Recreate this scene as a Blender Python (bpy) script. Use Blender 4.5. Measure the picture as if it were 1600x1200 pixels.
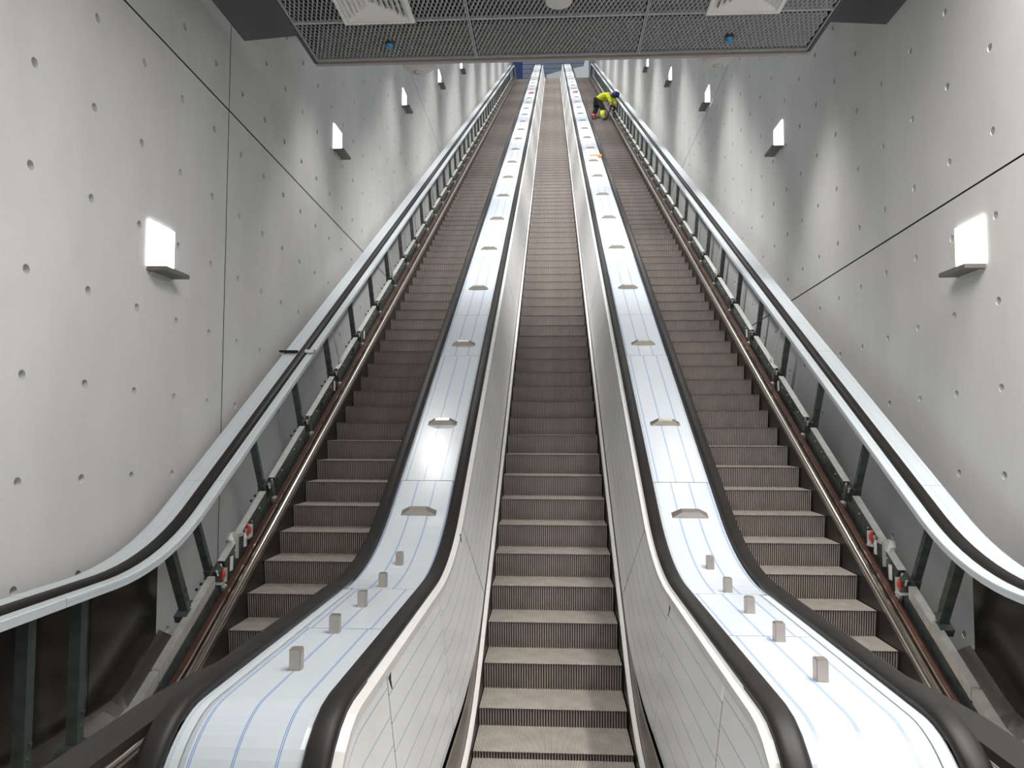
import bpy, bmesh, math, random
from mathutils import Matrix, Vector
random.seed(7)
for o in list(bpy.data.objects): bpy.data.objects.remove(o)
SC = bpy.context.scene
COL = SC.collection
PI = math.pi

# ------------------------------------------------------------------ camera
F_PX, PITCH, YAW, ROLL = 1157.12, 0.0568767, 0.0546933, 0.0030795
CAM_Z = 2.0754
cp, sp, cy, sy, cr, sr = math.cos(PITCH), math.sin(PITCH), math.cos(YAW), math.sin(YAW), math.cos(ROLL), math.sin(ROLL)
fwd = Vector((-sy*cp, cy*cp, sp)); right = Vector((cy, sy, 0)); up = right.cross(fwd)
r2 = right*cr + up*sr; u2 = -right*sr + up*cr
cam = bpy.data.objects.new('camera', bpy.data.cameras.new('camera')); COL.objects.link(cam)
cam.matrix_world = Matrix(((r2.x, u2.x, -fwd.x, -0.004), (r2.y, u2.y, -fwd.y, 0), (r2.z, u2.z, -fwd.z, CAM_Z), (0, 0, 0, 1)))
cam.data.sensor_width = 36.0
cam.data.lens = F_PX/1600*36
cam.data.clip_end = 500
SC.camera = cam

# ------------------------------------------------------------------ light
wd = bpy.data.worlds.new('world'); SC.world = wd; wd.use_nodes = True
bg = wd.node_tree.nodes['Background']
bg.inputs[0].default_value = (0.90, 0.95, 1.0, 1)
bg.inputs[1].default_value = 0.8
SC.view_settings.view_transform = 'Standard'
SC.view_settings.look = 'None'
SC.view_settings.gamma = 1
SC.view_settings.use_curve_mapping = False
SC.view_settings.exposure = 0.0

def light(name, kind, loc, energy, color=(1, .97, .93), rot=(0, 0, 0), **kw):
    l = bpy.data.lights.new(name, kind); l.energy = energy; l.color = color
    for k, v in kw.items(): setattr(l, k, v)
    o = bpy.data.objects.new(name, l); COL.objects.link(o); o.location = loc; o.rotation_euler = rot
    return o
# unseen area lights added under the raft to brighten the decks
for hx, he in ((-.3, 98), (.9, 112)):
    light('deck_fill_light', 'AREA', (hx, 2.9, 5.3), he, shape='RECTANGLE', size=1.0, size_y=2.0)
# area lights added beside the ceiling raft to brighten the near walls
for hx, he in ((-2.5, 34), (2.84, 420)):
    light('wall_fill_light', 'AREA', (hx, 1.2 if hx < 0 else 2.3, 6.3), he, shape='RECTANGLE', size=.2, size_y=4.4)
# downlights over the two outer escalators, above the slope
for s_ in (-1, 1):
    for k in range(8):
        y_ = (8.7 if s_ > 0 else 9.3)+4.75*k
        light('downlight', 'SPOT', (2.05*s_, y_, 0.9641+(y_-6.5389)*math.tan(PI/6)+5.3), 700 if s_ > 0 else 440, spot_size=1.16, spot_blend=.75, shadow_soft_size=.2)
# wide spots added over the middle, tilted up-slope to brighten the far risers
for k in range(8):
    y_ = 9.6+5.2*k
    light('riser_fill_light', 'SPOT', (0, y_, 0.9641+(y_-6.5389)*math.tan(PI/6)+5.4), 1700, color=(1, .98, .96), rot=(.75, 0, 0), spot_size=2.0, spot_blend=1., shadow_soft_size=.15)

# ------------------------------------------------------------------ materials
def mat(name, col, rough=.5, metal=0., bump=0., bscale=40., var=0., vscale=3., emit=None, spec=.5, aniso=None):
    m = bpy.data.materials.new(name); m.use_nodes = True
    nt = m.node_tree; b = nt.nodes['Principled BSDF']
    b.inputs['Base Color'].default_value = (*col, 1); b.inputs['Roughness'].default_value = rough
    b.inputs['Metallic'].default_value = metal; b.inputs['Specular IOR Level'].default_value = spec
    if emit:
        b.inputs['Emission Color'].default_value = (*emit[:3], 1); b.inputs['Emission Strength'].default_value = emit[3]
    if var or bump:
        tc = nt.nodes.new('ShaderNodeTexCoord')
    if var:
        n = nt.nodes.new('ShaderNodeTexNoise'); n.inputs['Scale'].default_value = vscale; n.inputs['Detail'].default_value = 6
        nt.links.new(tc.outputs['Object'], n.inputs['Vector'])
        r = nt.nodes.new('ShaderNodeValToRGB')
        r.color_ramp.elements[0].position = .3; r.color_ramp.elements[1].position = .7
        r.color_ramp.elements[0].color = (*[c*(1-var) for c in col], 1); r.color_ramp.elements[1].color = (*[min(1, c*(1+var)) for c in col], 1)
        nt.links.new(n.outputs['Fac'], r.inputs['Fac']); nt.links.new(r.outputs['Color'], b.inputs['Base Color'])
    if bump:
        n2 = nt.nodes.new('ShaderNodeTexNoise'); n2.inputs['Scale'].default_value = bscale; n2.inputs['Detail'].default_value = 4
        nt.links.new(tc.outputs['Object'], n2.inputs['Vector'])
        bp = nt.nodes.new('ShaderNodeBump'); bp.inputs['Strength'].default_value = bump; bp.inputs['Distance'].default_value = .01
        nt.links.new(n2.outputs['Fac'], bp.inputs['Height']); nt.links.new(bp.outputs['Normal'], b.inputs['Normal'])
    return m

def film(name, base, line, spacing, rough, off=.0, width=.05, var=.03, double=True):
    """protective film: base colour with thin printed blue lines along the length (UV v is metres across)"""
    m = mat(name, base, rough, 0, var=var, vscale=1.6, spec=.38)
    nt = m.node_tree; b = nt.nodes['Principled BSDF']
    src = b.inputs['Base Color'].links[0].from_socket
    uv = nt.nodes.new('ShaderNodeUVMap'); sx = nt.nodes.new('ShaderNodeSeparateXYZ'); nt.links.new(uv.outputs[0], sx.inputs[0])
    def mth(op, a, c):
        n = nt.nodes.new('ShaderNodeMath'); n.operation = op
        for i, v in enumerate((a, c)):
            if v is None: continue
            if isinstance(v, (int, float)): n.inputs[i].default_value = v
            else: nt.links.new(v, n.inputs[i])
        return n.outputs[0]
    v = mth('DIVIDE', mth('ADD', sx.outputs[1], off), spacing)
    fr = mth('FRACT', v, None)
    d = mth('ABSOLUTE', mth('SUBTRACT', fr, .5), None)
    if double:
        d = mth('ABSOLUTE', mth('SUBTRACT', d, width*.75), None)
        f = mth('LESS_THAN', d, width*.38)
    else:
        f = mth('LESS_THAN', d, width*.5)
    mx = nt.nodes.new('ShaderNodeMixRGB'); nt.links.new(f, mx.inputs[0]); nt.links.new(src, mx.inputs[1]); mx.inputs[2].default_value = (*line, 1)
    nt.links.new(mx.outputs[0], b.inputs['Base Color'])
    return m

def concrete_mat():
    m = mat('concrete', (.5, .5, .49), .62, 0, bump=.12, bscale=60, spec=.35)
    nt = m.node_tree; b = nt.nodes['Principled BSDF']
    tc = nt.nodes.new('ShaderNodeTexCoord')
    mp = nt.nodes.new('ShaderNodeMapping'); mp.inputs['Scale'].default_value = (1, 1.3, .55)
    nt.links.new(tc.outputs['Object'], mp.inputs['Vector'])
    n = nt.nodes.new('ShaderNodeTexNoise'); n.inputs['Scale'].default_value = .9; n.inputs['Detail'].default_value = 7; n.inputs['Roughness'].default_value = .6
    nt.links.new(mp.outputs[0], n.inputs['Vector'])
    r = nt.nodes.new('ShaderNodeValToRGB')
    r.color_ramp.elements[0].position = .25; r.color_ramp.elements[1].position = .75
    r.color_ramp.elements[0].color = (.52, .52, .515, 1); r.color_ramp.elements[1].color = (.64, .638, .625, 1)
    nt.links.new(n.outputs['Fac'], r.inputs['Fac']); nt.links.new(r.outputs[0], b.inputs['Base Color'])
    return m

M = {}
M['concrete'] = concrete_mat()
M['hole'] = mat('tie_hole_dark', (.12, .12, .115), .9)  # dark colour for the hole bottoms and the joint backing
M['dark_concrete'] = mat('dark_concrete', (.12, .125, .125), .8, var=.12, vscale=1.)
M['deckfilm'] = film('white_film', (.50, .545, .59), (.12, .24, .48), .142, .22, off=.02, width=.03, var=.015)
M['sidefilm'] = film('grey_film', (.68, .69, .69), (.33, .39, .52), .125, .30, width=.055, var=.06, double=False)
M['stripfilm'] = film('pale_film', (.55, .595, .62), (.35, .48, .62), .09, .3, width=.05, var=.03, double=False)
M['rubber'] = mat('black_rubber', (.014, .012, .011), .5, var=.3, vscale=6, spec=.28)
M['step'] = mat('step_metal', (.27, .235, .215), .5, .35, var=.18, vscale=5)
M['tread'] = mat('tread_metal', (.50, .46, .41), .5, .15, var=.15, vscale=7)
M['groove_shade'] = mat('step_groove_shade', (.055, .048, .046), .6)  # near-black puts the shade between the ribs into the colour
M['black'] = mat('black_paint', (.012, .012, .012), .7)
M['skirt'] = mat('dark_skirt', (.03, .028, .027), .4, .3)
M['trim'] = mat('white_trim', (.62, .61, .59), .35, .0, var=.05, vscale=9)
M['steel'] = mat('brushed_steel', (.50, .45, .40), .38, .9, var=.06, vscale=20)
M['brownsteel'] = mat('dull_steel', (.22, .19, .165), .4, .7)
M['tube'] = mat('polished_steel', (.74, .66, .58), .2, 1.)
M['copper'] = mat('rust_brown_steel', (.085, .034, .024), .45, .4, var=.3, vscale=12)
M['galv'] = mat('galvanised_steel', (.74, .75, .72), .42, .7, var=.12, vscale=14)
M['post'] = mat('dark_galvanised_steel', (.10, .12, .115), .45, .6, var=.3, vscale=10)
M['darkpanel'] = mat('dark_stainless', (.085, .08, .07), .22, .8, var=.2, vscale=2)
M['mesh'] = mat('grey_mesh_metal', (.44, .45, .46), .5, .1)
M['frame'] = mat('grey_frame_metal', (.06, .06, .06), .5, .2)
M['flange'] = mat('beige_flange', (.36, .32, .29), .5)
M['white'] = mat('white_enamel', (.72, .71, .68), .45)
M['whitedim'] = mat('pale_grey_enamel', (.55, .54, .51), .5)
M['lampglass'] = mat('lit_lamp_plate', (.9, .9, .9), .5, emit=(1, .98, .94, 7.))
M['lampbase'] = mat('lamp_grey', (.15, .145, .135), .5, .3)
M['red'] = mat('red_plastic', (.45, .03, .02), .4)
M['whiteplastic'] = mat('white_plastic', (.7, .7, .68), .5)
M['blue'] = mat('blue_plastic', (.03, .25, .55), .35)
M['paleblue'] = mat('pale_blue_paint', (.35, .6, .85), .5)
M['browncover'] = mat('dark_brown_cover', (.020, .017, .015), .5, spec=.3)
M['yellow'] = mat('yellow_sticker', (.6, .48, .08), .6)
M['orange'] = mat('orange_tape', (.62, .16, .03), .6)
M['floor'] = mat('pale_stone_floor', (.55, .54, .52), .5, .0, var=.08, vscale=4)
M['hivis'] = mat('yellow_fabric', (.62, .68, .03), .8, var=.15, vscale=8)
M['trouser'] = mat('black_fabric', (.012, .014, .018), .9)
M['helmet'] = mat('navy_helmet', (.02, .04, .16), .4)
M['skin'] = mat('skin', (.35, .19, .13), .6)
M['boot'] = mat('tan_boot', (.30, .26, .19), .7)
M['shutter'] = mat('blue_grey_cladding', (.19, .22, .29), .5, .2)
M['paper'] = mat('white_label', (.75, .75, .73), .7)

# ------------------------------------------------------------------ helpers
def mesh_obj(name, verts, faces, m, parent=None, uvs=None, smooth=False, kind=None, fmat=None):
    me = bpy.data.meshes.new(name); me.from_pydata([tuple(v) for v in verts], [], faces)
    for mm in (m if isinstance(m, list) else [m]): me.materials.append(mm)
    if fmat:
        for p, i in zip(me.polygons, fmat): p.material_index = i
    if uvs:
        l = me.uv_layers.new(name='UVMap')
        for p in me.polygons:
            for li in p.loop_indices: l.data[li].uv = uvs[me.loops[li].vertex_index]
    if smooth:
        for p in me.polygons: p.use_smooth = True
    me.update()
    o = bpy.data.objects.new(name, me); COL.objects.link(o)
    if parent: o.parent = parent
    if kind: o['kind'] = kind
    return o
class MB:
    def __init__(s): s.v = []; s.f = []; s.m = []
    def add(s, vs, fs, mi=0):
        n = len(s.v); s.v += [tuple(v) for v in vs]; s.f += [tuple(i+n for i in f) for f in fs]; s.m += [mi]*len(fs)
    def hexa(s, c, mi=0):      # 8 corners: bottom 4 ccw, top 4 ccw
        s.add(c, [(3,2,1,0),(4,5,6,7),(0,1,5,4),(1,2,6,5),(2,3,7,6),(3,0,4,7)], mi)
    def box(s, a, b, mi=0):
        (x0,y0,z0),(x1,y1,z1) = a, b
        s.hexa([(x0,y0,z0),(x1,y0,z0),(x1,y1,z0),(x0,y1,z0),(x0,y0,z1),(x1,y0,z1),(x1,y1,z1),(x0,y1,z1)], mi)
    def cyl(s, a, b, r0, r1=None, n=12, mi=0, caps=True):
        a = Vector(a); b = Vector(b); r1 = r0 if r1 is None else r1
        d = (b-a).normalized(); e = d.orthogonal().normalized(); g = d.cross(e)
        vs = []
        for p, r in ((a, r0), (b, r1)):
            for i in range(n):
                t = 2*PI*i/n; vs.append(p + e*(r*math.cos(t)) + g*(r*math.sin(t)))
        fs = [(i, (i+1) % n, n+(i+1) % n, n+i) for i in range(n)]
        if caps: fs += [tuple(range(n-1, -1, -1)), tuple(range(n, 2*n))]
        s.add(vs, fs, mi)
    def tube(s, pts, r, n=8, mi=0):
        for a, b in zip(pts, pts[1:]): s.cyl(a, b, r, n=n, mi=mi)
    def torus(s, c, axis, R, r, n=16, k=8, mi=0):
        c = Vector(c); d = Vector(axis).normalized(); e = d.orthogonal().normalized(); g = d.cross(e)
        vs = []; fs = []
        for i in range(n):
            t = 2*PI*i/n; u = e*math.cos(t)+g*math.sin(t)
            for j in range(k):
                q = 2*PI*j/k; vs.append(c+u*(R+r*math.cos(q))+d*(r*math.sin(q)))
        for i in range(n):
            for j in range(k):
                fs.append((i*k+j, ((i+1) % n)*k+j, ((i+1) % n)*k+(j+1) % k, i*k+(j+1) % k))
        s.add(vs, fs, mi)
    def ball(s, c, r, sc=(1,1,1), n=12, k=8, mi=0):
        vs = []; fs = []
        for j in range(k+1):
            a = PI*j/k
            for i in range(n):
                t = 2*PI*i/n
                vs.append((c[0]+r*sc[0]*math.sin(a)*math.cos(t), c[1]+r*sc[1]*math.sin(a)*math.sin(t), c[2]+r*sc[2]*math.cos(a)))
        for j in range(k):
            for i in range(n): fs.append((j*n+i, (j+1)*n+i, (j+1)*n+(i+1) % n, j*n+(i+1) % n))
        s.add(vs, fs, mi)
    def build(s, name, m, parent=None, smooth=False, kind=None):
        return mesh_obj(name, s.v, s.f, m, parent, smooth=smooth, kind=kind, fmat=s.m if isinstance(m, list) else None)
def tag(o, label, cat, group=None):
    o['label'] = label; o['category'] = cat
    if group: o['group'] = group
    return o
def thing(name, label, cat, loc=(0,0,0), group=None):
    o = bpy.data.objects.new(name, None); COL.objects.link(o); o.location = loc; o.empty_display_size = .1
    return tag(o, label, cat, group)
def copy_to(o, loc, parent=None, rot=None):
    c = o.copy(); COL.objects.link(c); c.location = loc; c.parent = parent or o.parent
    if rot is not None: c.rotation_euler = rot
    return c

# ------------------------------------------------------------------ the incline
T30 = math.tan(PI/6); C30 = math.cos(PI/6); S30 = .5
Y0, Z0 = 6.5389, 0.9641            # a step nosing on the 30 degree slope
TOP = 26.6                          # level of the upper landing
def nose(y): return Z0 + (y-Y0)*T30
class Lvl:
    """height over Y: level zf on the lower landing, hv above the nosing line on the slope, TOP+zt above"""
    def __init__(s, hv, zf, R=2.1, zt=None, R2=2.6):
        s.hv, s.zf, s.R, s.R2 = hv, zf, R, R2
        zt = TOP + (zf if zt is None else zt); s.zt = zt
        c = Z0 - Y0*T30 + hv
        s.yc = (zf-c)/T30; s.t = R*math.tan(PI/12); s.yc2 = (zt-c)/T30; s.t2 = R2*math.tan(PI/12); s.c = c
    def __call__(s, y):
        if y <= s.yc-s.t: return s.zf
        if y < s.yc+s.t*C30: return s.zf+s.R-math.sqrt(max(0, s.R**2-(y-s.yc+s.t)**2))
        if y < s.yc2-s.t2*C30: return s.c+y*T30
        if y < s.yc2+s.t2: return s.zt-s.R2+math.sqrt(max(0, s.R2**2-(s.yc2+s.t2-y)**2))
        return s.zt
YEND = 54.
def ygrid(a, b):
    ys = [a]; y = a
    while y < b-1e-6:
        st = .12 if (3.9 < y < 6.2 or 47.5 < y < 51.5) else (.35 if y < 4 else 3.)
        ny = y+st
        for brk in (3.9, 6.2, 47.5, 51.5):
            if y < brk-1e-6 and ny > brk: ny = brk
        y = min(b, ny); ys.append(y)
    return ys
def strip(name, pts, m, parent, a, b, closed=True, vshift=0., smooth=False):
    """loft: pts = [(x, level function, dz)] polygon cross-section swept from Y=a to Y=b"""
    ys = ygrid(a, b); n = len(pts); vs = []; uv = []; fs = []
    for y in ys:
        d = 0; prev = None
        for (x, fn, dz) in pts:
            z = fn(y)+dz
            if prev: d += math.hypot(x-prev[0], z-prev[1])
            prev = (x, z); vs.append((x, y, z)); uv.append((y*1.1547, d+vshift))
    for k in range(len(ys)-1):
        for i in range(n if closed else n-1):
            j = (i+1) % n
            fs.append((k*n+i, k*n+j, (k+1)*n+j, (k+1)*n+i))
    if closed:
        fs.append(tuple(range(n))); fs.append(tuple((len(ys)-1)*n+i for i in reversed(range(n))))
    return mesh_obj(name, vs, fs, m, parent, uvs=uv, smooth=smooth)
def sweep(name, prof, path, m, parent, vshift=0., smooth=False, xdir=1):
    """closed profile [(x, d)] swept along (Y, Z) path, d measured along the path's left-hand normal"""
    vs = []; uv = []; fs = []; n = len(prof); L = 0
    for k, (y, z) in enumerate(path):
        p = path[max(0, k-1)]; q = path[min(len(path)-1, k+1)]
        ty, tz = q[0]-p[0], q[1]-p[1]; l = math.hypot(ty, tz); ty /= l; tz /= l
        if k: L += math.hypot(y-path[k-1][0], z-path[k-1][1])
        d = 0
        for i, (x, h) in enumerate(prof):
            if i: d += math.hypot(x-prof[i-1][0], h-prof[i-1][1])
            vs.append((x, y-tz*h, z+ty*h)); uv.append((L, d+vshift))
    for k in range(len(path)-1):
        for i in range(n):
            j = (i+1) % n; fs.append((k*n+i, k*n+j, (k+1)*n+j, (k+1)*n+i))
    fs.append(tuple(reversed(range(n)))); fs.append(tuple((len(path)-1)*n+i for i in range(n)))
    return mesh_obj(name, vs, fs, m, parent, uvs=uv, smooth=smooth)

L_NOSE = Lvl(0, 0, 2.08)
L_HAND = Lvl(1.00, 1.12, 2.3, 1.1)          # underside level of the handrails, deck surface
NEWEL_Y, NEWEL_R = 2.62, .36
def rail_path(off, a=None, b=YEND, newel=True, tail=0.):
    """handrail centre line offset by off (outwards), newel bend included"""
    pts = []
    zc = 1.12-NEWEL_R
    if newel:
        R = NEWEL_R+off
        if tail: pts.append((NEWEL_Y-R, tail))
        a0 = PI if tail else 1.5*PI
        n = 14
        for i in range(n):
            t = a0+(PI/2-a0)*i/n; pts.append((NEWEL_Y+R*math.cos(t), zc+R*math.sin(t)))
        a = NEWEL_Y
    base = [(y, L_HAND(y)) for y in ygrid(a, b)]
    for k, (y, z) in enumerate(base):
        p = base[max(0, k-1)]; q = base[min(len(base)-1, k+1)]
        ty, tz = q[0]-p[0], q[1]-p[1]; l = math.hypot(ty, tz)
        pts.append((y-tz/l*off, z+ty/l*off))
    return pts
def cut(path, a, b):
    """piece of a path between Y=a and Y=b (a None keeps its start)"""
    out = []
    for p, q in zip(path, path[1:]):
        if a is not None and q[0] <= a: continue
        if p[0] >= b and p[0] > NEWEL_Y: break
        if a is not None and p[0] < a < q[0]:
            t = (a-p[0])/(q[0]-p[0]); p = (a, p[1]+(q[1]-p[1])*t)
        if not out: out.append(p)
        if q[0] > b:
            t = (b-p[0])/(q[0]-p[0]); q = (b, p[1]+(q[1]-p[1])*t)
            out.append(q); break
        out.append(q)
    return out

# ------------------------------------------------------------------ setting: floor, walls
XL, XR = -3.15, 3.25
fl = MB(); fl.box((-3.6, -6, -.3), (3.6, 3.3, 0)); f = fl.build('floor', M['floor']); f['kind'] = 'structure'
PY, PZ, SL = .5925, .635, -.034
def make_wall(name, X, sgn, py, pz, yh, zh, jrows, jcols):
    """board-marked concrete wall with a grid of formwork tie holes; joints are recessed grooves"""
    v = []; fcs = []; fm = []
    n = 12; r = .031
    c0 = int((-4-yh)/py)-1; c1 = int((54-yh)/py)+1
    for c in range(c0, c1+1):
        yc = yh+c*py
        lo = nose(max(yc, 4))-2.2; hi = nose(max(yc, 5))+7.5
        r0 = int(math.floor((lo-zh)/pz)); r1 = int(math.ceil((hi-zh)/pz))
        for rr in range(r0, r1+1):
            zc = zh+rr*pz
            g0 = .008 if (rr in jrows) else 0; g1 = .008 if (rr+1 in jrows) else 0
            e0 = .007 if (c in jcols) else 0; e1 = .007 if (c+1 in jcols) else 0
            b = len(v)
            ya, yb, za, zb = yc-py/2+e0, yc+py/2-e1, zc-pz/2+g0, zc+pz/2-g1
            def P(y, z, d=0): return (X+sgn*d, y, z+SL*(y-yh))
            hole = (yc < 36)
            if not hole:
                v += [P(ya, za), P(yb, za), P(yb, zb), P(ya, zb)]
                fcs.append((b, b+1, b+2, b+3) if sgn < 0 else (b+3, b+2, b+1, b)); fm.append(0)
            else:
                outer = []
                for i in range(n):
                    t = 2*PI*i/n; cx, cz = math.cos(t), math.sin(t); s_ = 1/max(abs(cx), abs(cz))
                    oy = yc+cx*s_*py/2; oz = zc+cz*s_*pz/2
                    outer.append(P(min(max(oy, ya), yb), min(max(oz, za), zb)))
                # exact corners at 45 degrees are missing from 12 points: use 16-gon ring below instead
                ring = []
                outer = []; m_ = 16
                for i in range(m_):
                    t = 2*PI*i/m_; cx, cz = math.cos(t), math.sin(t); s_ = 1/max(abs(cx), abs(cz))
                    outer.append(P(min(max(yc+cx*s_*py/2, ya), yb), min(max(zc+cz*s_*pz/2, za), zb)))
                i1 = [P(yc+r*math.cos(2*PI*i/m_), zc+r*math.sin(2*PI*i/m_)) for i in range(m_)]
                i2 = [P(yc+.8*r*math.cos(2*PI*i/m_), zc+.8*r*math.sin(2*PI*i/m_), .055) for i in range(m_)]
                v += outer+i1+i2
                for i in range(m_):
                    j = (i+1) % m_
                    q1 = (b+i, b+j, b+m_+j, b+m_+i); q2 = (b+m_+i, b+m_+j, b+2*m_+j, b+2*m_+i)
                    fcs.append(q1 if sgn < 0 else q1[::-1]); fm.append(0)
                    fcs.append(q2 if sgn < 0 else q2[::-1]); fm.append(0)
                q = tuple(b+2*m_+i for i in range(m_)); fcs.append(q if sgn < 0 else q[::-1]); fm.append(1)
    # solid wall body behind the face
    b = len(v); D = .07
    x0, x1 = (X+sgn*D, X+sgn*.5)
    for x in (x0, x1):
        v += [(x, -5, -1), (x, 5.5, -1), (x, 55, nose(55)-3.5), (x, 55, nose(55)+8), (x, 2, nose(4)+8.2), (x, -5, nose(4)+8.2)]
    fcs += [tuple(b+i for i in range(6)), tuple(b+11-i for i in range(6))]; fm += [1, 0]
    for i in range(6):
        j = (i+1) % 6; fcs.append((b+i, b+j, b+6+j, b+6+i)); fm.append(0)
    w = mesh_obj(name, v, fcs, [M['concrete'], M['hole']], fmat=fm); w['kind'] = 'structure'
    return w
wl = make_wall('wall_left', XL, -1, PY, PZ, 6.594, 4.83, {1, 9, 15}, {1})
wr = make_wall('wall_right', XR, 1, .598, .635, 5.555, 4.27, {0, 8, 16}, set())
# dark upper wall zone, above a line level over the landing and then parallel to the slope
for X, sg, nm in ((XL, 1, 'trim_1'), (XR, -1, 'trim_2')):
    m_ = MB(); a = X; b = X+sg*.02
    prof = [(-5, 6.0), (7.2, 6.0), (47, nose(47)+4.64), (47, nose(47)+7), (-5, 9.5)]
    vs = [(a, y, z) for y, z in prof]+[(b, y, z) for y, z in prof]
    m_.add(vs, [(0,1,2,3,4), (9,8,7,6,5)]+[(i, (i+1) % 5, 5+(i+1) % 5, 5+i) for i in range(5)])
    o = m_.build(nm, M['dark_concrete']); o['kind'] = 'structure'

# ------------------------------------------------------------------ escalator steps
NR = 55
def step_mesh():
    v = []; fs = []; fm = []
    # riser: cleats as a zigzag of vertical ribs, slightly concave profile
    prof = [(0, 0), (.004, -.012), (.012, -.08), (.02, -.15), (.035, -.225)]
    W = 1.0; p = W/NR; xs = []
    for i in range(NR):
        x = -.5+i*p
        xs += [(x, 0), (x+p*.55, 0), (x+p*.55, .018), (x+p, .018)]
    for (dy, dz) in prof:
        for x, d in xs: v.append((x, dy+d, dz))
    n = len(xs)
    for k in range(len(prof)-1):
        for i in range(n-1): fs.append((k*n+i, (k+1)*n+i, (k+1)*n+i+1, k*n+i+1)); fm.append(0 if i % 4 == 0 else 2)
    # tread: finer cleats
    b = len(v); NT = 2*NR; p = W/NT; xs = []
    for i in range(NT):
        x = -.5+i*p
        xs += [(x, 0), (x+p*.62, 0), (x+p*.62, -.012), (x+p, -.012)]
    n = len(xs)
    for y in (0, .41):
        for x, d in xs: v.append((x, y, d))
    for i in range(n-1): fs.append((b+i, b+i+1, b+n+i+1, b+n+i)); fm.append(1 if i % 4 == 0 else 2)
    # side cheeks
    b = len(v)
    for x in (-.5, .5):
        v += [(x, 0, 0), (x, .41, 0), (x, .41, -.1), (x, .035, -.225)]
    fs += [(b, b+1, b+2, b+3), (b+7, b+6, b+5, b+4)]; fm += [0, 0]
    me = bpy.data.meshes.new('step'); me.from_pydata(v, [], fs)
    me.materials.append(M['step']); me.materials.append(M['tread']); me.materials.append(M['groove_shade'])
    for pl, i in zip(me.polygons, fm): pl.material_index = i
    return me
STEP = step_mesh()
def nose_positions(phase):
    """points every 0.405 m of travel along the nosing line"""
    ys = []
    y = Y0+phase*.405*C30; fn = L_NOSE
    def adv(y, dirn):
        d = 0; st = .002
        while d < .405:
            ny = y+dirn*st; d += math.hypot(st, fn(ny)-fn(y)); y = ny
        return y
    q = y
    while q > 3.4:
        ys.append(q)
        q = q-.405*C30 if q > 6.6 else adv(q, -1)
    q = y+.405*C30
    while q < 51.5:
        ys.append(q)
        q = q+.405*C30 if q < 47.5 else adv(q, 1)
    return sorted(ys)
ESC = []
for cx, ph, lab in ((-2.015, .66, 'left escalator with open metal framework along the concrete wall'), (0, 0, 'middle escalator running between the two white film decks'), (2.015, .45, 'right escalator with a worker bending over near its top')):
    e = thing('escalator', lab, 'escalator', group='three parallel escalators'); ESC.append(e)
    for y in nose_positions(ph):
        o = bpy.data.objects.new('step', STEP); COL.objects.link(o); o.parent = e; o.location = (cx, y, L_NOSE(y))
L_SK = Lvl(.07, .07, 2.05); L_SKB = Lvl(-.35, -.3, 2.3)
L_PB = Lvl(.10, .30, 2.6, .12); L_PT = Lvl(.945, 1.065, 2.3, 1.05)
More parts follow.
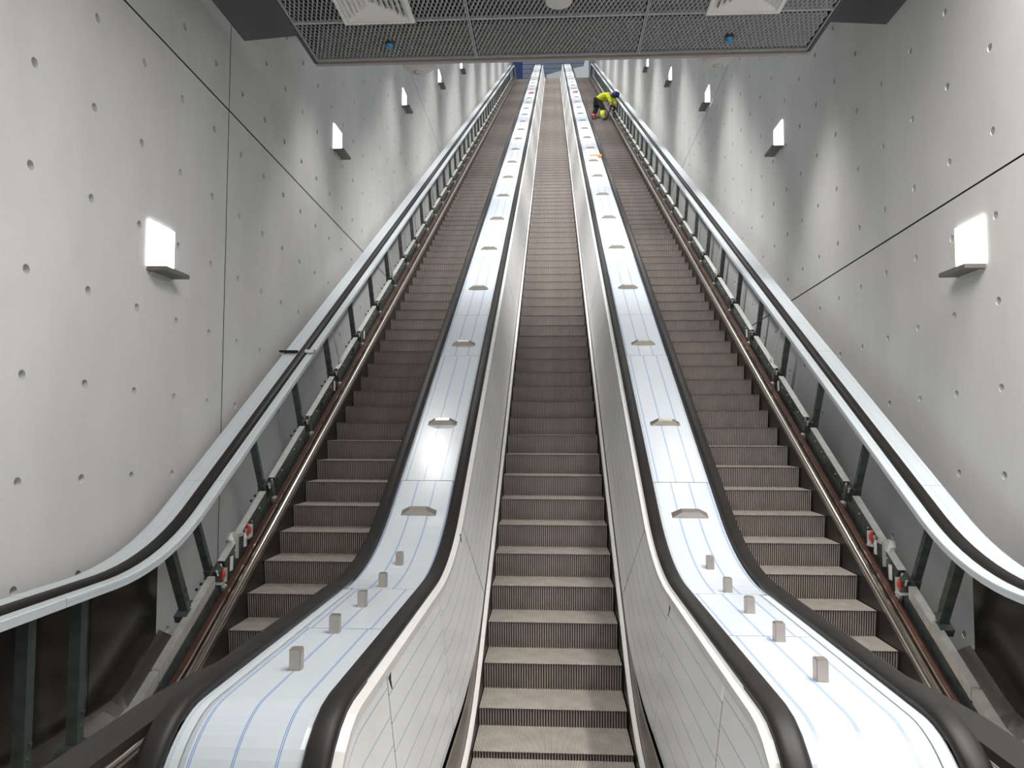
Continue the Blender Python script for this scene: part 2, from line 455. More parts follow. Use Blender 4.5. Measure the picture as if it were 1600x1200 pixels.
def side(e, cx, s, panels):
    """balustrade side of an escalator: s = +1 right, -1 left of its centre"""
    X = lambda d: cx+s*d
    strip('skirt_panel', [(X(.507), L_SKB, 0), (X(.53), L_SKB, 0), (X(.53), L_SK, 0), (X(.507), L_SK, 0)], M['skirt'], e, 3.0, YEND)
    if panels:
        strip('skirt_trim', [(X(.507), L_SK, 0), (X(.507), L_SK, .014), (X(.517), L_SK, .024), (X(.536), L_SK, .026), (X(.542), L_SK, 0)], M['trim'], e, 3.0, YEND)
        strip('lower_skirting', [(X(.538), L_SK, .005), (X(.55), L_PB, 0), (X(.56), L_PB, 0), (X(.56), L_SK, 0)], M['brownsteel'], e, 2.75, YEND)
        # handrail guide trim under the handrail
        p = rail_path(-.03 if cx == 0 else -.075)
        sweep('handrail_guide', [(X(.668), -.02), (X(.668), .012), (X(.70), .022), (X(.70), -.02)], p, M['trim'], e)
        # side panels in film, cut by slanting joints
        seams = [None, 3.02, 4.42, 5.98, 7.75, 9.7, 11.2, 13.3, 15.4, 17.5, 20, 23, 26, 29, 32, 35, 38, 41, 44, YEND]
        zc = 1.12-NEWEL_R; rr = NEWEL_R-.055
        for i in range(len(seams)-1):
            a, b = seams[i], seams[i+1]
            ys = ygrid((NEWEL_Y-rr if a is None else a)+.007, b-.008)
            if a is None: ys = sorted(set(ys+[NEWEL_Y-rr*math.cos(t*PI/20) for t in range(11)]))
            vs = []; uv = []
            for y in ys:
                lean = 0 if (a is None) else 0
                zt = L_PT(y); zb = L_PB(y)
                if y < NEWEL_Y:
                    d = math.sqrt(max(0, rr*rr-(NEWEL_Y-y)**2)); zt = zc+d; zb = max(zb, zc-d*1.6)
                # joints run square to the slope: shift the top edge back
                yt = y
                if a is not None and y > 4.4:
                    k = min(1, max(0, (y-4.4)/1.4)); yt = y-.45*k
                    zt = L_PT(yt)
                f0 = .548; f1 = .672
                def xo(z): return X(f0+(f1-f0)*min(1, max(0, (z-L_NOSE(y)-.1)/.85)))
                x_b = xo(zb); x_t = X(f1) if y >= NEWEL_Y else xo(zt)
                for x, yy, z in ((x_b, y, zb), (x_t, yt, zt)):
                    vs.append((x, yy, z))
                uv += [(y*1.15, 0.+.037*i), (y*1.15, .86+.037*i)]
            n = len(ys); th = s*.012
            vs2 = [(x+th, y, z-.002) for x, y, z in vs]
            fs = []
            for k in range(n-1):
                fs.append((2*k, 2*k+1, 2*k+3, 2*k+2)); fs.append((2*n+2*k+2, 2*n+2*k+3, 2*n+2*k+1, 2*n+2*k))
                fs.append((2*k+1, 2*n+2*k+1, 2*n+2*k+3, 2*k+3)); fs.append((2*k, 2*k+2, 2*n+2*k+2, 2*n+2*k))
            fs.append((0, 2*n, 2*n+1, 1)); fs.append((2*n-2, 2*n-1, 4*n-1, 4*n-2))
            mesh_obj('side_panel', vs+vs2, fs, M['sidefilm'], e, uvs=uv+uv)
        # dark inner carcass closing the gap behind joints
        strip('carcass', [(X(.58), L_SKB, 0), (X(.60), L_SKB, 0), (X(.70), L_PT, -.01), (X(.69), L_PT, -.02)], M['black'], e, 2.62, YEND)
def handrail(e, x, newel=True):
    w = .043
    prof = [(x-w, -.004), (x-w-.002, .012), (x-w*.8, .026), (x-w*.4, .031), (x+w*.4, .031), (x+w*.8, .026), (x+w+.002, .012), (x+w, -.004), (x+w*.6, -.008), (x-w*.6, -.008)]
    return sweep('handrail', prof, rail_path(.0), M['rubber'], e, smooth=True)
side(ESC[1], 0, 1, True); side(ESC[1], 0, -1, True)
side(ESC[0], -2.015, 1, True); side(ESC[2], 2.015, -1, True)
side(ESC[0], -2.015, -1, False); side(ESC[2], 2.015, 1, False)
HX = {0: (-2.803, -1.285), 1: (-.745, .745), 2: (1.285, 2.803)}
for i, xs in HX.items():
    for x in xs: handrail(ESC[i], x)
for e, s_ in ((ESC[0], -1), (ESC[2], 1)):
    m_ = MB(); a, b = sorted((s_*1.345, s_*1.475)); i_, o_ = s_*1.345, s_*1.475; pl = [(i_, 1.1), (o_, 1.1), (o_, 2.68), (s_*1.44, 2.95), (s_*1.36, 3.3), (i_, 3.3)]; m_.add([(x, y, 1.05) for x, y in pl]+[(x, y, 1.085) for x, y in pl], [tuple(range(5, -1, -1)), tuple(range(6, 12))]+[(i, (i+1) % 6, 6+(i+1) % 6, 6+i) for i in range(6)]); m_.box((a, 1.1, .2), (b, 1.16, 1.05)); m_.build('end_cover', M['browncover'], e)
for e, cx in zip(ESC, (-2.015, 0, 2.015)):     # drip pan below the steps
    strip('truss_pan', [(cx-.56, L_SKB, .02), (cx+.56, L_SKB, .02), (cx+.56, L_SKB, -.1), (cx-.56, L_SKB, -.1)], M['black'], e, 3.2, YEND)

# torn film and stickers on the middle escalator's side panels
def flake(name, s, y, z, m, pts, t=.004):
    x = s*(.548+(.672-.548)*min(1, max(0, (z-L_NOSE(y)-.1)/.85)))
    vs = [(x-s*(.003+dz*.146*0), y+dy, z+dz) for dy, dz in pts]
    vs = [(s*(abs(x)+dz*.146)-s*.003, y+dy, z+dz) for dy, dz in pts]; n = len(vs)
    vs += [(vx-s*t, vy, vz) for vx, vy, vz in vs]
    fs = [tuple(range(n)), tuple(range(2*n-1, n-1, -1))]+[(i, n+i, n+(i+1) % n, (i+1) % n) for i in range(n)]
    return mesh_obj(name, vs, fs, m, ESC[1])
TEAR = [(-.02, .022), (.028, .030), (.014, .004), (.018, -.035), (.002, -.012)]
for s, y, z in ((-1, 4.43, 1.0), (-1, 3.06, 1.03), (-1, 5.38, 1.27), (1, 4.36, 1.02), (1, 2.85, .98)):
    flake('film_tear', s, y, z, M['black'], TEAR, .004)
SQ = lambda a, b: [(-a, -b), (a, -b), (a, b), (-a, b)]
flake('sticker', -1, 2.77, .93, M['yellow'], SQ(.012, .02)); flake('sticker', 1, 2.82, .90, M['yellow'], SQ(.012, .022))
flake('sticker', -1, 3.06, .93, M['paper'], SQ(.012, .035)); flake('sticker', 1, 3.02, 1.03, M['paper'], SQ(.014, .03))

# ------------------------------------------------------------------ the two decks between the escalators
STOP = MB()
hw, tw, hh, dd = .132, .064, .05, .034
STOP.add([(-hw, -dd, 0), (hw, -dd, 0), (hw, dd, 0), (-hw, dd, 0), (-hw, -dd*.95, .004), (hw, -dd*.95, .004), (hw, dd*.95, .004), (-hw, dd*.95, .004),
          (-tw, -dd*.75, hh), (tw, -dd*.75, hh), (tw, dd*.6, hh), (-tw, dd*.6, hh)],
         [(3,2,1,0), (0,1,5,4), (1,2,6,5), (2,3,7,6), (3,0,4,7), (4,5,9,8), (5,6,10,9), (6,7,11,10), (7,4,8,11), (8,9,10,11)])
def seamlist():
    s = [None, 3.52, 4.38, 5.98, 8.08, 9.13, 11.25, 13.35]
    while s[-1] < 51: s.append(s[-1]+2.1)
    return s
stop_me = None; block_me = None
for s, lab in ((-1, 'long white film-covered deck with steel stops, left of the middle escalator'), (1, 'long white film-covered deck with steel stops, right of the middle escalator')):
    d = thing('balustrade_deck', lab, 'balustrade', group='film covered decks between the escalators')
    xa, xb = .792, 1.190
    full = rail_path(-.012, tail=.03)
    sm = seamlist()
    for i in range(len(sm)-1):
        p = cut(full, None if sm[i] is None else sm[i]+.0035, sm[i+1]-.0035)
        xq = xb if i < 2 else 1.236
        xs = [(s*xa, -.03), (s*xa, 0), (s*(xa+.02), .008), (s*(xq-.02), .008), (s*xq, 0), (s*xq, -.03)]
        if s < 0: xs = xs[::-1]
        sweep('deck_panel', xs, p, M['deckfilm'], d, vshift=random.uniform(-.035, .035))
    es = [(s*1.194, -.03), (s*1.194, .004), (s*1.238, .002), (s*1.238, -.03)]
    sweep('edge_strip', es if s > 0 else es[::-1], cut(full, None, 4.375), M['stripfilm'], d)
    # bed under the panel joints
    sweep('deck_bed', [(s*(xa+.01), -.05), (s*(xa+.01), -.034), (s*1.23, -.034), (s*1.23, -.05)][::s], rail_path(-.012, tail=.03), M['frame'], d)
    ys = [5.60, 6.78]
    y = 8.34
    while y < 50: ys.append(y); y += 1.632
    for y in ys:
        slope = math.atan2(L_HAND(y+.01)-L_HAND(y-.01), .02)
        if stop_me is None: o = STOP.build('deck_stop', M['steel'], d); stop_me = o.data
        else: o = bpy.data.objects.new('deck_stop', stop_me); COL.objects.link(o); o.parent = d
        o.location = (s*1.013, y, L_HAND(y)-.006); o.rotation_euler = (slope, 0, 0)
    for y in (2.93, 3.45, 3.95, 4.43, 4.91):
        if block_me is None:
            bm = bmesh.new(); bmesh.ops.create_cube(bm, size=1)
            for v in bm.verts: v.co = Vector((v.co.x*.047, v.co.y*.045, (v.co.z+.5)*.092))
            bmesh.ops.bevel(bm, geom=list(bm.edges), offset=.004, segments=2, affect='EDGES')
            me = bpy.data.meshes.new('deck_block'); bm.to_mesh(me); bm.free(); me.materials.append(M['steel']); block_me = me
        o = bpy.data.objects.new('deck_block', block_me); COL.objects.link(o); o.parent = d
        o.location = (s*1.013, y, L_HAND(y)-.012)

# ------------------------------------------------------------------ open frameworks along the walls
L_DK = L_HAND
L_RAIL = Lvl(.29, .22, .35, .3)
L_PAN = Lvl(-.75, -.25, 2.2, -.3)
def framework(s, label):
    fr = thing('open_balustrade', label, 'balustrade', group='open outer balustrade frameworks')
    X = lambda d: s*d
    wall = XR if s > 0 else -XL
    # cover plates either side of the handrail, in lengths
    sm = [2.4, 4.0, 5.95, 8.15, 10.3, 12.5, 14.7, 17, 19.3, 21.6, 24, 27, 30, 33, 36, 39, 42, 45, YEND]
    for i in range(len(sm)-1):
        a, b = sm[i]+.003, sm[i+1]-.003
        for nm, x0, x1 in (('cover_plate', 2.675, 2.757), ('cover_plate', 2.85, 3.02)):
            strip(nm, [(X(x0), L_HAND, -.05), (X(x0), L_HAND, -.004), (X(x0+.006), L_HAND, .002), (X(x1-.006), L_HAND, .002), (X(x1), L_HAND, -.004), (X(x1), L_HAND, -.05)], M['stripfilm'], fr, a, b, vshift=.02*i)
    strip('handrail_track', [(X(2.757), L_HAND, -.06), (X(2.757), L_HAND, -.02), (X(2.85), L_HAND, -.02), (X(2.85), L_HAND, -.06)], M['frame'], fr, 2.4, YEND)
    # skirt tube and the rust-brown bars beside it
    p = [(y, Lvl(.085, .085, 2.0)(y)) for y in ygrid(3.2, YEND)]
    n = 14; r = .041
    sweep('skirt_tube', [(X(2.565)+r*math.cos(-2*PI*i/n), r*math.sin(-2*PI*i/n)) for i in range(n)], p, M['tube'], fr, smooth=True)
    for dx, dz, w, mm in ((2.617, .05, .008, 'tube'), (2.638, .055, .012, 'copper'), (2.668, .03, .010, 'copper')):
        strip('ledge_bar', [(X(dx-w), L_SK, dz-.05), (X(dx-w), L_SK, dz), (X(dx+w), L_SK, dz), (X(dx+w), L_SK, dz-.05)], M[mm], fr, 3.2, YEND)
    strip('inner_pan', [(X(2.55), L_PAN, 0), (X(2.55), L_PAN, .02), (X(wall-.005), L_PAN, .02), (X(wall-.005), L_PAN, 0)], M['black'], fr, 2.6, YEND)
    strip('side_plate', [(X(2.70), L_RAIL, -.55), (X(2.70), L_RAIL, -.11), (X(2.71), L_RAIL, -.11), (X(2.71), L_RAIL, -.55)], M['post'], fr, 4.9, YEND)
    # posts square to the slope, a rail length between each two, a bracket at each foot
    feet = []
    y = 5.93
    while y < 48: feet.append(y); y += 1.062
    pm = MB()
    pm.box((-.03, -.022, -.02), (.03, .022, .60))
    for k in range(6): pm.cyl((-s*.028, 0, .05+k*.1), (-s*.036, 0, .05+k*.1), .009, n=6)
    post = None; brk = None; rail = None; cl = None
    bm_ = MB()
    bm_.box((-.11, -.03, -.26), (.03, .03, .01)); bm_.box((-.17, -.04, -.27), (.05, .05, -.24)); bm_.box((-.05, -.07, -.10), (-.04, .07, .02))
    for k in range(3): bm_.cyl((s*(-.02-.05*k), -.034, -.05-.06*k), (s*(-.02-.05*k), -.046, -.05-.06*k), .012, n=6)
    bolt = MB()
    for k in range(2): bolt.cyl((-s*(.09), -.04+.08*k, -.02), (-s*.09, -.04+.08*k, .03), .009, n=6)
    bolt.cyl((-s*.12, -.02, -.14), (-s*.12, -.05, -.12), .016, n=8); bolt.box((-.13 if s > 0 else .09, -.05, -.20), (-.09 if s > 0 else .13, -.042, -.12))
    if s < 0:
        bm_.v = [(-x, y, z) for x, y, z in bm_.v]; bm_.f = [f[::-1] for f in bm_.f]
    rl = MB(); rl.box((-.028, -.495, -.10), (.028, .495, -.004), 1); rl.box((-.031, -.497, -.004), (.031, .497, .0), 0)
    for k in (-.3, .1, .3): rl.cyl((-s*.028, k, -.05), (-s*.036, k, -.05), .008, n=6, mi=0)
    XP = 2.785
    for i, y in enumerate(feet):
        z = L_RAIL(y)
        if post is None:
            o = pm.build('post', M['post'], fr); post = o.data
            b_ = bm_.build('bracket', M['post'], o); brk = b_.data
            g_ = bolt.build('bolt', M['galv'], o); cl = g_.data; g_['kind'] = 'stuff'
        else:
            o = bpy.data.objects.new('post', post); COL.objects.link(o); o.parent = fr
            b_ = bpy.data.objects.new('bracket', brk); COL.objects.link(b_); b_.parent = o
            g_ = bpy.data.objects.new('bolt', cl); COL.objects.link(g_); g_.parent = o; g_['kind'] = 'stuff'
        o.location = (X(XP), y, z); o.rotation_euler = (PI/6, 0, 0)
        ym = y+.53
        if rail is None: q = rl.build('rail_length', [M['galv'], M['post']], fr); rail = q.data
        else: q = bpy.data.objects.new('rail_length', rail); COL.objects.link(q); q.parent = fr
        q.location = (X(XP-.055), ym, L_RAIL(ym)); q.rotation_euler = (PI/6, 0, 0)
    # lowest posts: foot of the curve and the level stretch
    for y, zt, rot in ((5.56, .56, .50), (4.28, .86, 0), (3.84, .86, 0), (3.40, .86, 0)):
        m_ = MB(); m_.box((-.035, -.03, 0), (.035, .03, zt)); m_.box((-.05, -.09, -.06), (.05, .09, 0))
        m_.cyl((-s*.035, 0, .10), (-s*.045, 0, .10), .012, n=6); m_.cyl((-s*.035, .01, .18), (-s*.045, .01, .18), .012, n=6)
        o = m_.build('post', M['post'], fr); o.location = (X(XP), y, L_RAIL(y)); o.rotation_euler = (rot, 0, 0)
    for a, b in ((2.6, 4.3), (4.3, 5.05), (5.05, 5.88)):
        strip('rail_length', [(X(XP-.085), L_RAIL, -.09), (X(XP-.085), L_RAIL, 0), (X(XP-.025), L_RAIL, 0), (X(XP-.025), L_RAIL, -.09)], M['galv'], fr, a+.01, b-.01)
    # dark stainless cladding behind the level stretch, with a bright ledge
    for a, b in ((2.5, 3.6), (3.6, 4.62), (4.62, 5.42)):
        strip('back_panel', [(X(2.93), L_PAN, 0), (X(2.93), L_HAND, -.06), (X(2.945), L_HAND, -.06), (X(2.945), L_PAN, 0)], M['darkpanel'], fr, a+.004, b-.004)
    strip('kick_ledge', [(X(2.80), Lvl(.17, .19, .6), 0), (X(2.92), Lvl(.22, .25, .6), 0), (X(2.93), Lvl(.22, .25, .6), 0), (X(2.93), Lvl(.17, .19, .6), 0)], M['tube'], fr, 2.6, 5.45)
    # safety switches: red ring on a grey plate; clamp on the rail; hanging labels
    for y in (6.02, 6.52):
        m_ = MB(); zz = L_RAIL(y)-.09
        m_.torus((X(2.70), y-.06, zz), (s*.5, -1, .2), .036, .014, mi=0)
        m_.box((X(2.70)-.045, y-.05, zz-.06), (X(2.70)+.045, y-.03, zz+.05), 1)
        m_.cyl((X(2.70), y-.03, zz), (X(2.70), y-.085, zz), .018, n=10, mi=1)
        m_.box((X(2.70)-.05, y-.11, zz-.075), (X(2.70)+.03, y-.03, zz-.06), 1)
        m_.build('safety_switch', [M['red'], M['galv']], fr)
    m_ = MB(); y = 6.30; zz = L_RAIL(y)
    m_.box((X(2.73)-.05, y-.05, zz+.005), (X(2.73)+.05, y+.05, zz+.035)); m_.box((X(2.71)-.03, y-.06, zz-.17), (X(2.71)+.03, y-.04, zz+.02)); m_.cyl((X(2.75), y-.08, zz-.03), (X(2.75), y-.02, zz+.02), .03, n=10)
    m_.build('rail_clamp', M['galv'], fr)
    for y in (6.15, 6.42, 9.0, 10.4):
        m_ = MB(); zz = L_RAIL(y); m_.box((X(2.692)-.001, y-.03, zz-.17), (X(2.692)+.001, y+.03, zz-.05)); m_.build('hanging_label', M['paper'], fr)
    # threaded stay between rail and cover at intervals
    for y in (9.35, 12.4, 16.8):
        m_ = MB(); zz = L_RAIL(y); m_.cyl((X(2.73), y, zz), (X(2.76), y-.28, zz+.42), .012, n=8); m_.cyl((X(2.73), y, zz-.02), (X(2.73), y, zz+.05), .028, n=6)
        m_.build('tie_rod', M['galv'], fr)
    # cable loops
    for y in (7.25, 8.6, 9.9, 11.4, 13.5):
        m_ = MB(); zz = L_RAIL(y)-.12
        m_.torus((X(2.66), y-.2, zz-.02), (s*.8, -.5, .3), .045, .006, n=14, k=6)
        m_.tube([(X(2.66), y-.2, zz+.02), (X(2.69), y, zz+.06), (X(2.68), y+.3, zz+.2)], .007, n=6)
        m_.build('cable_loop', M['black'], fr)
    if s < 0:
        y = 8.15; zz = L_HAND(y)
        m_ = MB(); m_.box((-3.06, y-.05, zz+.0), (-2.86, y+.01, zz+.022)); m_.build('joint_tape', M['black'], fr)
        m_ = MB(); m_.box((-2.765, y-.05, zz-.005), (-2.665, y+.04, zz+.03)); m_.build('joint_clip', M['galv'], fr)
    return fr
FRL = framework(-1, 'open galvanised post and rail balustrade along the left concrete wall')
FRR = framework(1, 'open galvanised post and rail balustrade along the right concrete wall')

# ------------------------------------------------------------------ wall lamps
ORD = ['nearest', 'second', 'third', 'fourth', 'fifth']
for s, X, y0, nm in ((-1, XL, 5.52, 'left'), (1, XR, 5.69, 'right')):
    for k in range(5):
        l = thing('wall_lamp', (f'nearest and largest lit wall lamp on the {nm} concrete wall' if k == 0 else f'{ORD[k]} lit wall lamp up the {nm} concrete wall, counted from the bottom'), 'lamp', (X, y0+4.75*k, 3.275+2.742*k), group='lit lamps along the walls')
        d = -s
        a, b = sorted((0, d*.014)); m_ = MB(); m_.box((a, 0, .035), (b, .39, .40)); m_.build('light_plate', M['lampglass'], l)
        a, b = sorted((0, d*.16)); m_ = MB(); m_.box((a, 0, 0), (b, .37, .033)); m_.build('base', M['lampbase'], l)
        a, b = sorted((0, d*.022)); m_ = MB(); m_.box((a, .05, -.03), (b, .33, 0)); m_.build('bracket', M['whitedim'], l)

# ------------------------------------------------------------------ suspended ceiling raft
RX0, RX1, RYF, RZ = -2.22, 2.31, 6.685, 5.5
def strands(name, x0, x1, y0, y1, parent):
    v = []; fs = []
    px, py = .038, .051
    j0, j1 = int(y0/py), int(y1/py); i0, i1 = int(x0/px)-1, int(x1/px)+1
    def rib(xa, ya, xb, yb):
        b = len(v)
        lo = (.0035, 0); hi = (-.0065, .014); t = .0034
        for (x, y) in ((xa, ya), (xb, yb)):
            v.extend([(x+lo[0], y, RZ+lo[1]), (x+lo[0]-t, y, RZ+lo[1]-.001), (x+hi[0]-t, y, RZ+hi[1]), (x+hi[0], y, RZ+hi[1]+.001)])
        for q in range(4):
            w = (q+1) % 4; fs.append((b+q, b+w, b+4+w, b+4+q))
    for j in range(j0, j1+1):
        ya, yb = j*py, (j+1)*py
        if ya < y0-1e-6 or yb > y1+1e-6: continue
        for i in range(i0, i1+1):
            xa = i*px+(px/2 if j % 2 else 0)
            for sg in (-1, 1):
                xb = xa+sg*px/2
                if min(xa, xb) < x0 or max(xa, xb) > x1: continue
                rib(xa, ya, xb, yb)
    o = mesh_obj(name, v, fs, M['mesh'], parent); return o
cl = thing('ceiling', 'x', 'x'); del cl['label']; del cl['category']; cl['kind'] = 'structure'
xcol = [RX0, -.71, .78, RX1]; yrow = [2.6, 3.65, 4.84, 6.03, RYF]
for a, b in zip(xcol, xcol[1:]):
    for c, d in zip(yrow, yrow[1:]):
        p = strands('mesh_panel', a+.012, b-.012, c+.01, d-.01, cl); p['kind'] = 'stuff'
        m_ = MB(); w = .012
        m_.box((a+.003, c+.003, RZ-.004), (a+w, d-.003, RZ+.02)); m_.box((b-w, c+.003, RZ-.004), (b-.003, d-.003, RZ+.02))
        m_.box((a+w, c+.003, RZ-.004), (b-w, c+w, RZ+.02)); m_.box((a+w, d-w, RZ-.004), (b-w, d-.003, RZ+.02))
        m_.build('panel_frame', M['mesh'], p)
m_ = MB(); m_.box((RX0-.03, -6, RZ-.01), (RX0, RYF+.02, RZ+.35)); m_.build('edge_frame', M['frame'], cl)
m_ = MB(); m_.box((RX1, -6, RZ-.01), (RX1+.03, RYF+.02, RZ+.35)); m_.build('edge_frame', M['frame'], cl)
m_ = MB(); m_.box((RX0-.03, RYF+.045, RZ-.008), (RX1+.03, RYF+.085, RZ+.35)); m_.build('front_flange', M['flange'], cl)
m_ = MB(); m_.box((RX0-.03, -6, RZ+.35), (RX1+.03, RYF+.085, RZ+.45)); m_.build('plenum', M['black'], cl)
m_ = MB(); m_.box((RX0, -6, RZ), (RX1, 2.58, RZ+.05)); m_.build('hall_ceiling', M['whitedim'], cl)
m_ = MB(); m_.box((XL, -6, 7.0), (XR, 8.6, 7.3)); m_.build('sky_block_slab', M['dark_concrete'], cl)  # unseen slab added to keep sky light off the upper walls
# air diffusers
for x0, nm in ((-1.765, 'left'), (1.265, 'right')):
    t = thing('air_diffuser', f'square white louvred air diffuser set in the {nm} side of the mesh ceiling', 'air vent', (x0+.3, 5.73, RZ-.012), group='air diffusers in the ceiling')
    def ringbox(name, r, w, z0, z1, m, par):
        q = MB()
        q.hexa([(-r,-r,z0),(r,-r,z0),(r-w,-r+w,z0),(-r+w,-r+w,z0),(-r,-r,z1),(r,-r,z1),(r-w,-r+w,z1),(-r+w,-r+w,z1)])
        q.hexa([(-r+w,r-w,z0),(r-w,r-w,z0),(r,r,z0),(-r,r,z0),(-r+w,r-w,z1),(r-w,r-w,z1),(r,r,z1),(-r,r,z1)])
        q.hexa([(-r,-r,z0),(-r+w,-r+w,z0),(-r+w,r-w,z0),(-r,r,z0),(-r,-r,z1),(-r+w,-r+w,z1),(-r+w,r-w,z1),(-r,r,z1)])
        q.hexa([(r-w,-r+w,z0),(r,-r,z0),(r,r,z0),(r-w,r-w,z0),(r-w,-r+w,z1),(r,-r,z1),(r,r,z1),(r-w,r-w,z1)])
        return q.build(name, m, par)
    ringbox('rim', .30, .035, -.012, .012, M['white'], t)
    q = MB(); q.box((-.27, -.27, .05), (.27, .27, .06)); q.build('back_plate', M['black'], t)
    for k in range(6):
        r = .262-.042*k
        b = MB()
        # sloping louvre ring: lower outer edge, higher inner edge
        z0, z1 = -.008, .026
        for (ax, ay), (bx, by) in (((-1,-1),(1,-1)), ((1,-1),(1,1)), ((1,1),(-1,1)), ((-1,1),(-1,-1))):
            R0, R1 = r, r-.046
            b.hexa([(ax*R0, ay*R0, z0), (bx*R0, by*R0, z0), (bx*R1, by*R1, z1), (ax*R1, ay*R1, z1), (ax*R0, ay*R0, z0+.003), (bx*R0, by*R0, z0+.003), (bx*R1, by*R1, z1+.003), (ax*R1, ay*R1, z1+.003)])
        b.build('louvre_blade', M['white'], t)
m_ = MB(); m_.cyl((.047, 5.765, RZ-.005), (.047, 5.765, RZ-.03), .116, .105, n=28); o = m_.build('round_speaker', M['whitedim'], smooth=False); tag(o, 'round pale disc on the middle of the mesh ceiling', 'speaker')
for x, y, nm in ((-1.459, 6.38, 'left'), (1.55, 6.418, 'right')):
    t = thing('sprinkler_head', f'small blue capped sprinkler head in the {nm} part of the mesh ceiling', 'sprinkler', (x, y, RZ), group='sprinkler heads')
    m_ = MB(); m_.cyl((0, 0, .01), (0, 0, -.02), .042, n=16); m_.build('collar', M['frame'], t)
    m_ = MB(); m_.cyl((0, 0, -.02), (0, 0, -.055), .033, .018, n=14); m_.build('cap', M['blue'], t)
for x, nm in ((-1.30, 'left'), (1.56, 'right')):
    t = thing('ceiling_dome', f'grey dome behind the front edge of the ceiling, {nm} of centre', 'dome', (x, RYF+.235, RZ+.085), group='domes behind the ceiling edge')
    vs = MB(); n = 24
    for k in range(5):
        a0, a1 = k/5*PI/2, (k+1)/5*PI/2
        vs.cyl((0, 0, -.10*math.sin(a0)), (0, 0, -.10*math.sin(a1)), .16*math.cos(a0), max(.002, .16*math.cos(a1)), n=n, caps=(k == 4))
    vs.build('shell', M['whitedim'], t, smooth=True)
    m_ = MB(); m_.box((-.03, -.16, 0), (.03, .05, .03)); m_.build('mount_arm', M['frame'], t)

# ------------------------------------------------------------------ upper landing
m_ = MB(); m_.box((-8, 51.6, TOP-.4), (8, 66, TOP-.02)); o = m_.build('floor', M['floor']); o['kind'] = 'structure'
bw = thing('wall_back', 'x', 'x'); del bw['label']; del bw['category']; bw['kind'] = 'structure'
for k in range(34):
    m_ = MB(); m_.box((-7, 64, TOP+k*.42), (7, 64.1, TOP+k*.42+.385)); m_.build('cladding_board', M['shutter'], bw)
m_ = MB(); m_.box((-7, 64.1, TOP-.2), (7, 64.3, TOP+14.5)); m_.build('backing', M['frame'], bw)
m_ = MB(); pr = [(-.5, 31.2), (3.08, 31.2), (3.08, 33.3), (2.77, 33.3), (2.64, 32.72), (.73, 32.37), (-.5, 32.05)]  # white solid shaped to stand in for a sunlit patch
n_ = len(pr)
m_.add([(x, 61.7, z) for x, z in pr]+[(x, 62, z) for x, z in pr], [tuple(range(n_)), tuple(range(2*n_-1, n_-1, -1))]+[(i, n_+i, n_+(i+1) % n_, (i+1) % n_) for i in range(n_)])
m_.add([(-.5, 61.7, 31.2), (3.08, 61.7, 31.2), (3.08, 62, 31.2), (-.5, 62, 31.2), (-.5, 61.7, TOP-.02), (3.08, 61.7, TOP-.02), (3.08, 62, TOP-.02), (-.5, 62, TOP-.02)], [(0,1,5,4), (1,2,6,5), (2,3,7,6), (3,0,4,7), (4,5,6,7)])
o = m_.build('sunlit_patch', M['white']); tag(o, 'bright white solid shaped as a sunlit parapet seen beyond the top of the escalators', 'patch')
t = thing('portal_post', 'dark navy post with a pale blue curved mark at the top left landing', 'post', (-2.7, 58, TOP-.02))
m_ = MB(); m_.box((-.5, 0, 0), (.30, .3, 9.5)); m_.build('column', M['helmet'], t)
m_ = MB(); m_.torus((.22, -.03, 7.45), (0, 1, 0), .3, .06, n=20, k=6); m_.build('curved_mark', M['paleblue'], t)

# tape and scraps on the decks
t = thing('plastic_wrap', 'torn orange and white wrapping lying on the right film deck', 'wrapping', (1.05, 18.55, L_HAND(18.55)+.004))
t.rotation_euler = (PI/6, 0, 0)
m_ = MB(); m_.add([(-.12, 0, .0), (.19, .02, .0), (.19, .17, .03), (-.11, .16, .02), (-.12, 0, .012), (.12, -.03, .02), (.20, .17, .05), (-.11, .16, .035)], [(3,2,1,0), (4,5,6,7), (0,1,5,4), (1,2,6,5), (2,3,7,6), (3,0,4,7)]); m_.build('orange_sheet', M['orange'], t)
m_ = MB(); m_.add([(-.22, -.10, 0), (.10, -.08, 0), (.08, -.01, .02), (-.14, .0, .02), (-.22, -.10, .008), (.10, -.08, .012), (.08, -.01, .03), (-.14, .0, .03)], [(3,2,1,0), (4,5,6,7), (0,1,5,4), (1,2,6,5), (2,3,7,6), (3,0,4,7)]); m_.build('white_sheet', M['whiteplastic'], t)
for x, y, nm in ((-.98, 33.2, 'left'), (1.03, 33.2, 'right')):
    m_ = MB(); m_.add([(-.12, -.16, 0), (.10, -.12, 0), (.14, .15, 0), (-.06, .17, 0), (-.12, -.16, .02), (.10, -.12, .05), (.14, .15, .03), (-.06, .17, .04)], [(3,2,1,0), (4,5,6,7), (0,1,5,4), (1,2,6,5), (2,3,7,6), (3,0,4,7)])
    o = m_.build('red_rag', M['red']); o.location = (x, y, L_HAND(y)+.003); o.rotation_euler = (PI/6, 0, 0)
    tag(o, f'small red scrap lying high up on the {nm} film deck', 'rag')

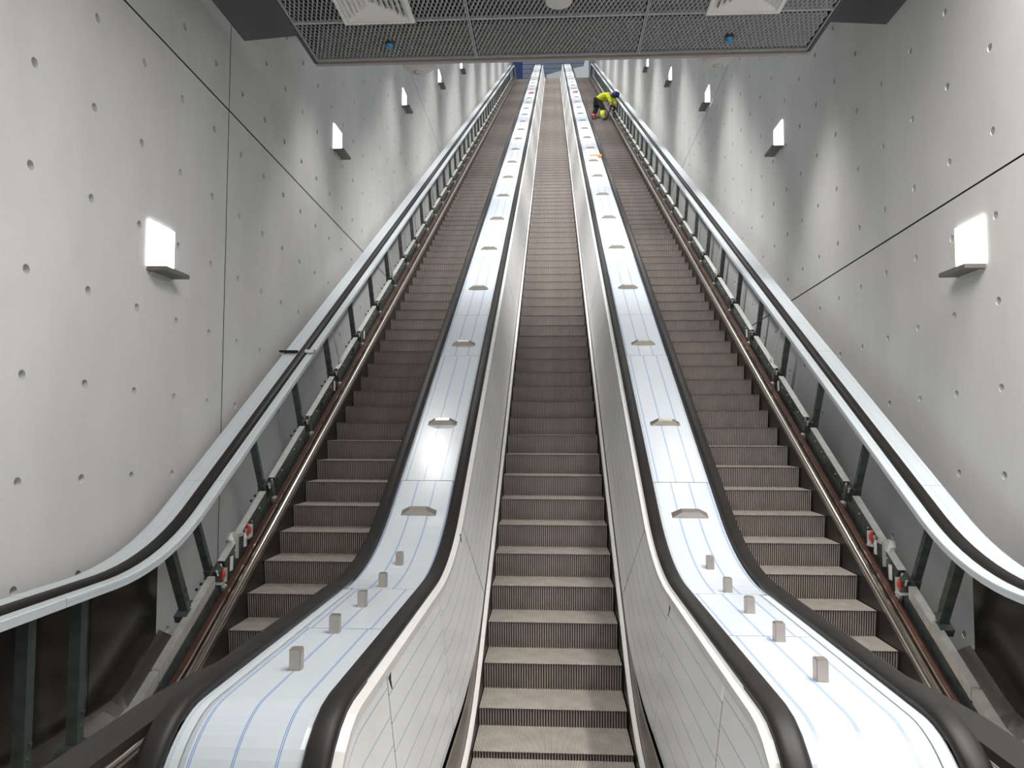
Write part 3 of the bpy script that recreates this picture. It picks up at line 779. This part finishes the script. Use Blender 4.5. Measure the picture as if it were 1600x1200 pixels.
# ------------------------------------------------------------------ the worker
def skin(name, verts, edges, radii, m, parent, sub=2, root=0):
    me = bpy.data.meshes.new(name); me.from_pydata(verts, edges, [])
    o = bpy.data.objects.new(name, me); COL.objects.link(o); o.parent = parent
    o.modifiers.new('skin', 'SKIN').use_smooth_shade = True
    for i, r in enumerate(radii):
        me.skin_vertices[0].data[i].radius = (r, r) if not isinstance(r, tuple) else r
        me.skin_vertices[0].data[i].use_root = (i == root)
    sb = o.modifiers.new('sub', 'SUBSURF'); sb.levels = sub; sb.render_levels = sub
    me.materials.append(m)
    return o
WY = 31.3
pz = L_NOSE(WY)-.04
W = thing('person', 'worker in yellow jacket, black trousers and blue helmet bending over the right escalator', 'person', (2.10, WY, pz)); W.scale = (1.2, 1.1, .97)
# coordinates local: x right, y up the slope, z up ; figure bends to the right
hip = (-.13, .05, .86); waist = (-.04, -.02, .97); chest = (.22, -.20, 1.02); neck = (.36, -.34, .98); headc = (.44, -.44, .88)
sl, sr_ = (.18, -.38, .98), (.38, -.08, .98)
el, er = (.26, -.44, .74), (.46, -.16, .72)
hl, hr_ = (.34, -.40, .52), (.46, -.22, .52)
lh, rh = (-.13, -.08, .82), (-.13, .16, .82)
lk, rk = (.04, -.12, .46), (-.22, .20, .48)
la, ra = (.03, -.10, .08), (-.28, .22, .19)
lt, rt = (.12, -.20, .03), (-.22, .08, .15)
bv = [hip, waist, chest, neck, headc, sl, el, hl, sr_, er, hr_, lh, lk, la, lt, rh, rk, ra, rt]
be = [(0,1),(1,2),(2,3),(3,4),(2,5),(5,6),(6,7),(2,8),(8,9),(9,10),(0,11),(11,12),(12,13),(13,14),(0,15),(15,16),(16,17),(17,18)]
br = [.13,.12,.13,.055,.095,.06,.045,.04,.06,.045,.04,.085,.06,.045,.04,.085,.06,.045,.04]
skin('body', bv, be, br, M['skin'], W)
skin('jacket', [(-.08, .05, .92), waist, chest, (.31, -.29, 1.0), sl, el, (.325, -.41, .57), sr_, er, (.46, -.21, .57)], [(0,1),(1,2),(2,3),(2,4),(4,5),(5,6),(2,7),(7,8),(8,9)], [.175,.175,.19,.11,.10,.08,.068,.10,.08,.068], M['hivis'], W)
skin('trousers', [hip, lh, lk, (.035, -.11, .30), rh, rk, (-.25, .21, .36)], [(0,1),(1,2),(2,3),(0,4),(4,5),(5,6)], [.155,.115,.09,.075,.115,.09,.075], M['trouser'], W)
m_ = MB(); m_.cyl((.037, -.115, .36), (.03, -.10, .10), .088, .08, n=14); m_.build('trouser_leg_band', M['hivis'], W, smooth=True)
m_ = MB(); m_.cyl((-.245, .205, .36), (-.28, .22, .22), .085, .078, n=14); m_.build('trouser_leg_band', M['red'], W, smooth=True)
skin('boot', [(.03, -.07, .09), (.05, -.10, .055), (.12, -.21, .045)], [(0,1),(1,2)], [.062,.062,.05], M['boot'], W)
skin('boot', [(-.28, .24, .20), (-.26, .20, .18), (-.20, .08, .16)], [(0,1),(1,2)], [.06,.06,.048], M['trouser'], W)
m_ = MB(); m_.ball((.46, -.46, .93), .135, (1.0, 1.0, .9), n=16, k=10); m_.cyl((.48, -.48, .88), (.485, -.485, .87), .148, .148, n=16); m_.build('helmet', M['helmet'], W, smooth=True)
for hx in ((hl, -1), (hr_, 1)):                                   # hands closed on the tool
    (hx0, hy0, hz0), sd = hx
    m_ = MB(); m_.ball((hx0+.01, hy0, hz0-.03), .045, (1, .7, 1.1), n=10, k=8)
    for k in range(4): m_.tube([(hx0+.03, hy0-.03+.02*k, hz0-.05), (hx0+.06, hy0-.03+.02*k, hz0-.075), (hx0+.045, hy0-.03+.02*k, hz0-.10)], .009, n=6)
    m_.tube([(hx0-.02, hy0, hz0-.04), (hx0-.01, hy0-.03*sd, hz0-.08)], .010, n=6)
    m_.build('hand', M['skin'], W)
t = thing('angle_grinder', 'black power tool held by the worker on the right escalator', 'tool', (2.10, WY, pz)); t.scale = (1.2, 1.1, .97)
m_ = MB(); m_.tube([(.30, -.42, .46), (.42, -.32, .43), (.52, -.16, .42)], .045, n=10); m_.build('tool_body', M['black'], t)
m_ = MB(); m_.cyl((.50, -.18, .40), (.52, -.18, .36), .07, n=16); m_.build('guard_disc', M['frame'], t)
m_ = MB(); m_.tube([(.34, -.38, .46), (.24, -.30, .20), (.18, -.26, -.02)], .022, n=8); m_.build('support_leg', M['black'], t)
m_ = MB(); m_.tube([(.40, -.34, .46), (.44, -.20, .25), (.42, -.10, .02)], .022, n=8); m_.build('support_leg', M['black'], t)
